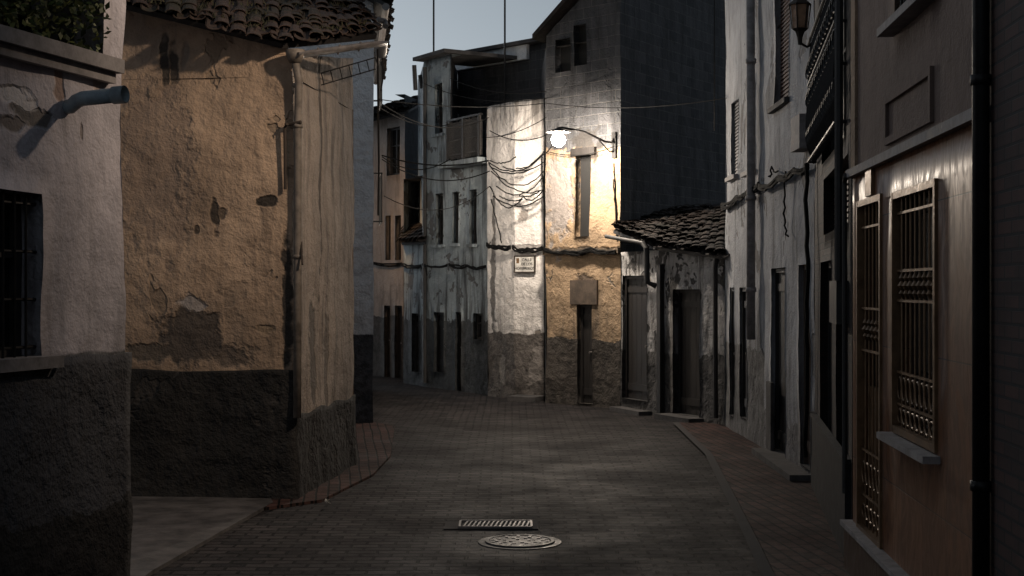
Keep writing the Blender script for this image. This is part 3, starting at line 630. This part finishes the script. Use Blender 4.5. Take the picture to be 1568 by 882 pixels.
def ornate(w,r,name):
    u0,u1,z0,z1=r
    g=MB(); g.wbox(w,u0-.01,u1+.01,z0-.01,z1+.01,-.115,-.1); g.obj(name+'_glass',M['glass'],J)
    f=MB(); t=.035
    f.wbox(w,u0-t,u0+.01,z0-t,z1+t,-.05,.02); f.wbox(w,u1-.01,u1+t,z0-t,z1+t,-.05,.02); f.wbox(w,u0+.01,u1-.01,z1-.01,z1+t,-.05,.018); f.wbox(w,u0+.01,u1-.01,z0-t,z0+.01,-.05,.018)
    n=max(4,int((u1-u0)/.13)); H_=z1-z0
    zz=[z0+H_*k for k in (.1,.24,.55,.68,.93)]
    for z in zz: f.wbox(w,u0,u1,z-.008,z+.008,-.03,-.012)
    for k in range(1,n):
        u=u0+(u1-u0)*k/n; f.tube([w.pt(u,z0,-.021),w.pt(u,z1,-.021)],.007,6)
        for z in ((zz[2]+zz[3])/2,): f.lathe(w.pt(u,z,-.021),[(0,.09),(.022,.05),(.01,.03),(.03,0),(.01,-.03),(.022,-.05),(0,-.09)],8)
    for k in range(n):
        uc=u0+(u1-u0)*(k+.5)/n; R=(u1-u0)/n*.42
        for zc in ((zz[0]+zz[1])/2,z0+.05*H_):
            pts=[w.pt(uc+R*math.cos(a*math.pi/8),zc+R*math.sin(a*math.pi/8)*(1.3 if zc>z0+.1*H_ else .8),-.021) for a in range(17)]; f.tube(pts,.007,5,False)
    f.obj(name+'_grille',M['brass'],J)
ornate(wJ,wn_,'window'); ornate(wJ,door,'door')
m=MB(); m.wbox(wJ,door[0]+.01,door[1]-.01,door[2],door[2]+1.05,-.09,-.06); m.obj('door_panel',M['brass'],J)
m=MB(); m.wbox(wJ,wn_[0]-.1,wn_[1]+.1,wn_[2]-.09,wn_[2]-.047,-.03,.1); m.obj('window_sill',M['stone'],J)
m=MB(); m.wbox(wJ,*wJ.rect(1331,258,1340,300),.0,.03); m.obj('intercom',M['brass'],J)
m=MB(); m.tube([wJ.pt(-.08,zt-.05,.05),wJ.pt(-.08,.6,.05)],.02,8); m.tube([wJ.pt(-.08,zt-.05,.05),wJ.pt(.02,zt-.01,.06)],.02,8); m.obj('conduit',M['frame'],J)
fill(wJ,wu,J,'grille',.12,M['brass']); sill(wJ,wu,J,M['stone'],.1,.05,.05)
shell(J,mJu,[j0,j1,(9,7.1),(9,11.0)],8,closed_from=2)
mk('far_end_wall',[(j0.x,j0.y,-.1),(9,11.,-.1),(9,11.,8),(j0.x,j0.y,8)],[(0,1,2,3)],mJu,J)
K=empty('brick_house'); k1=j1+Vector((-.07,-1)).normalized()*13; wK=Wall(j1,k1)
build(wK,'street_wall',mK,K,8,step=.8,amp=.0); shell(K,mK,[j1,k1,(9,k1.y),(9,7.1)],8,closed_from=1)
m=MB(); m.tube([wK.pt(.1,8,.045),wK.pt(.1,0,.045)],.042,12)
for z in (1.2,3.2): m.tube([wK.pt(.1,z,.045),wK.pt(.1,z+.05,.045)],.052,12)
m.obj('downpipe',M['iron'],K,True)

# ------------------------------------------------------------ street lamps
def bulb(parent,c,r=.085):
    m=MB(); m.lathe(c,[(.001,r)]+[(r*math.sin(a*math.pi/10),r*math.cos(a*math.pi/10)) for a in range(1,10)]+[(.001,-r)],20); m.obj('bulb',M['bulb'],parent,True)
l1=empty('street_lamp'); lc=P3(855,214,25.4)
bulb(l1,lc,.125)
m=MB(); m.lathe(lc,[(.02,.22),(.04,.2),(.18,.16),(.23,.13),(.225,.13),(.04,.16),(.0,.16)],20)
wp=wG.at(941,232,.0); m.tube([wp+Vector((0,0,.25)),wp+Vector((-.05,-.06,.16)),wp+Vector((-.18,-.1,.17)),lc.lerp(wp,.45)+Vector((0,-.03,.24)),lc+Vector((.08,.03,.22)),lc+Vector((0,0,.21))],.02,8)
m.tube([wp,wp+Vector((-.1,-.06,.0)),wp+Vector((-.3,-.15,.2))],.014,6); m.wbox(wG,wG.u(938),wG.u(944),wp.z-.12,wp.z+.35,0,.03)
m.obj('bracket_and_shade',M['iron'],l1)
def spotlamp(base,head,target,power,size,blend,col,name='street_lamp',rad=.1):
    e=empty(name); base=Vector(base); head=Vector(head); target=Vector(target); m=MB()
    m.tube([base,base.lerp(head,.5)+Vector((0,0,.25)),head+Vector((0,0,.16))],.025,8)
    m.lathe(head,[(.02,.2),(.06,.16),(.16,.1),(.18,.08),(.17,.08),(.05,.13),(0,.13)],20); m.obj('bracket_and_shade',M['iron'],e)
    ld=bpy.data.lights.new('lamp_light','SPOT'); ld.energy=power; ld.color=col; ld.spot_size=math.radians(size); ld.spot_blend=blend; ld.shadow_soft_size=rad
    o=bpy.data.objects.new('lamp_light',ld); sc.collection.objects.link(o); o.location=head; o.parent=e
    o.rotation_euler=(target-head).to_track_quat('-Z','Y').to_euler()
spotlamp((2.6,10.4,6.2),(1.4,11.2,6.1),(-3.0,12.6,4.1),800,102,.65,(1,.78,.59))
spotlamp((-3.4,31,4.6),(-3.4,31.9,4.4),(-3.2,36,2.4),110,120,.6,(1,.62,.33))

# ------------------------------------------------------------ cables, antennas
m=MB()
def cab(a,b_,sag,r=.012,n=12,jit=.0): m.tube(sagline(a,b_,sag,n,jit),r,5)
def onw(w,pts,r=.02,off=.07,jit=.015):
    P_=[]
    for i in range(len(pts)-1):
        a=w.at(*pts[i],off); c_=w.at(*pts[i+1],off); P_+=sagline(a,c_,random.uniform(.02,.06),6,jit)[:-1]
    P_.append(w.at(*pts[-1],off)); m.tube(P_,r,5)
for k in range(4):
    dy=k*2.2
    onw(wH1,[(1112,312+dy),(1135,300+dy),(1155,285+dy),(1169,280+dy)]); onw(wH2,[(1170,282+dy),(1200,270+dy),(1225,258+dy),(1247,252+dy)])
onw(wH2,[(1212,262),(1211,300),(1210,345),(1216,362)],.012); onw(wH2,[(1186,270),(1190,255),(1200,262)],.012); onw(wI,[(1249,250),(1252,400),(1250,560),(1248,700)],.025,.1)
for k in range(3):
    onw(wG,[(838,379+k*2),(870,384+k*2),(910,380+k*2),(948,384+k*2)],.022,.1); onw(wE2,[(692,404+k),(720,406+k),(748,407+k)],.018); onw(wE1,[(651,404+k),(689,405+k)],.018); onw(wEa,[(619,404+k),(649,406+k)],.018)
    onw(wF1,[(750,372+k*2),(768,376+k*2),(786,377+k*2)],.022); onw(wF2,[(787,376+k*2),(810,380+k*2),(833,378+k*2)],.022)
    onw(wD,[(575,402+k),(619,403+k)],.02)
for (a,b_,s) in (((748,248),(833,236),.25),((748,250),(833,262),.35),((752,262),(833,290),.2),((750,285),(800,302),.3),((800,300),(833,288),.15),((755,300),(833,300),.2),((770,255),(833,248),.12),((830,240),(835,345),.0),
  ((750,246),(790,240),.08),((750,254),(815,258),.12),((760,285),(833,270),.25),((765,300),(800,305),.06),((795,300),(830,291),.05),((752,305),(768,372),.0),((790,258),(833,232),.1)):
    cab(P3(*a,27.75),P3(*b_,27.3),s,.013,14,.012)
cab(P3(585,238,31),P3(748,246,28.4),.15,.016); cab(P3(585,240,30),P3(690,243,30.2),.25,.012); cab(P3(580,152,24),P3(836,158,27),.1,.008); cab(P3(836,158,27),P3(1113,150,22.2),.12,.007)
cab(P3(650,128,31.5),P3(836,150,27),.2,.008); cab(P3(690,200,30.4),P3(836,180,27),.25,.008); cab(P3(582,165,24),P3(690,190,30.4),.15,.008); cab(P3(838,232,27),P3(945,222,25.6),.12,.008)
cab(P3(585,244,29),P3(750,262,28.5),.3,.012); cab(P3(583,158,24),P3(748,180,28.6),.3,.009); cab(P3(588,300,24),P3(750,285,28.5),.35,.008); cab(P3(690,120,30.5),P3(836,140,27),.15,.009)
cab(P3(836,235,27),P3(860,205,25.5),.0,.01); cab(P3(750,200,28.6),P3(838,206,27),.15,.01)
for k in range(3): cab(P3(940,250+12*k,25.7),P3(946,370,25.7),.05,.014,8,.02)
m.obj('utility_cables',M['cable'])
def antenna(x,yb,yt,d):
    e=empty('tv_antenna'); m=MB(); a=P3(x,yb,d); b_=P3(x,yt,d); m.tube([a,b_],.022,6)
    for k in range(5):
        p=b_-Vector((0,0,.1)); m.tube([p+Vector((-.3+.15*k,-.2,0)),p+Vector((-.3+.15*k,.2,0))],.006,4)
    m.tube([b_+Vector((-.35,0,-.1)),b_+Vector((.35,0,-.1))],.01,4); m.obj('mast_and_dipoles',M['iron'],e)
antenna(664,84,-130,31.5); antenna(773,160,-120,30.5)
m=MB(); m.tube([P3(1094,200,26.5),P3(1094,0,26.5)],.012,5); m.obj('wall_conduit',M['iron'])
e=P3(500,777,14.25); m=MB()
pts=[Vector((random.uniform(-.05,.05),random.uniform(-.04,.04),random.uniform(.0,.06))) for _ in range(9)]
for i in range(9): m.v.append(Vector((e.x,e.y,.035))+pts[i])
m.f=[(0,1,2),(2,3,4),(4,5,6),(6,7,8),(8,0,3),(1,4,7),(2,5,8),(0,6,3)]; m.obj('crumpled_paper',M['white'])

# ------------------------------------------------------------ world, sun, camera
SUN_AZ=-35.   # dusk glow ahead and to the left, behind the roofs
w=bpy.data.worlds.new('World'); sc.world=w; w.use_nodes=True; nt=w.node_tree
sk=nt.nodes.new('ShaderNodeTexSky'); sk.sky_type='NISHITA'; sk.sun_disc=False
sk.sun_elevation=math.radians(4); sk.sun_rotation=math.radians(SUN_AZ); sk.air_density=1.; sk.dust_density=1.5; sk.ozone_density=2.
hs=nt.nodes.new('ShaderNodeHueSaturation'); hs.inputs['Saturation'].default_value=.15
mx=nt.nodes.new('ShaderNodeMix'); mx.data_type='RGBA'; mx.blend_type='MULTIPLY'; mx.inputs[0].default_value=1; mx.inputs[7].default_value=(.87,.98,1.1,1)
nt.links.new(sk.outputs[0],hs.inputs['Color']); nt.links.new(hs.outputs[0],mx.inputs[6]); nt.links.new(mx.outputs[2],nt.nodes['Background'].inputs[0]); nt.nodes['Background'].inputs[1].default_value=.15
sl=bpy.data.lights.new('sun','SUN'); sl.energy=.01; sl.angle=math.radians(20); sl.color=(1,.92,.85)
so=bpy.data.objects.new('sun',sl); sc.collection.objects.link(so)
az=math.radians(SUN_AZ); el=math.radians(4); sd=Vector((math.sin(az)*math.cos(el),math.cos(az)*math.cos(el),math.sin(el))); so.rotation_euler=sd.to_track_quat('Z','Y').to_euler()
cam=bpy.data.cameras.new('Camera'); cam.lens=50; cam.sensor_width=36; cam.clip_end=1500
co=bpy.data.objects.new('Camera',cam); sc.collection.objects.link(co); co.location=(0,0,EYE); co.rotation_euler=(math.pi/2,0,0); sc.camera=co
sc.view_settings.view_transform='Standard'; sc.view_settings.look='None'; sc.view_settings.exposure=0
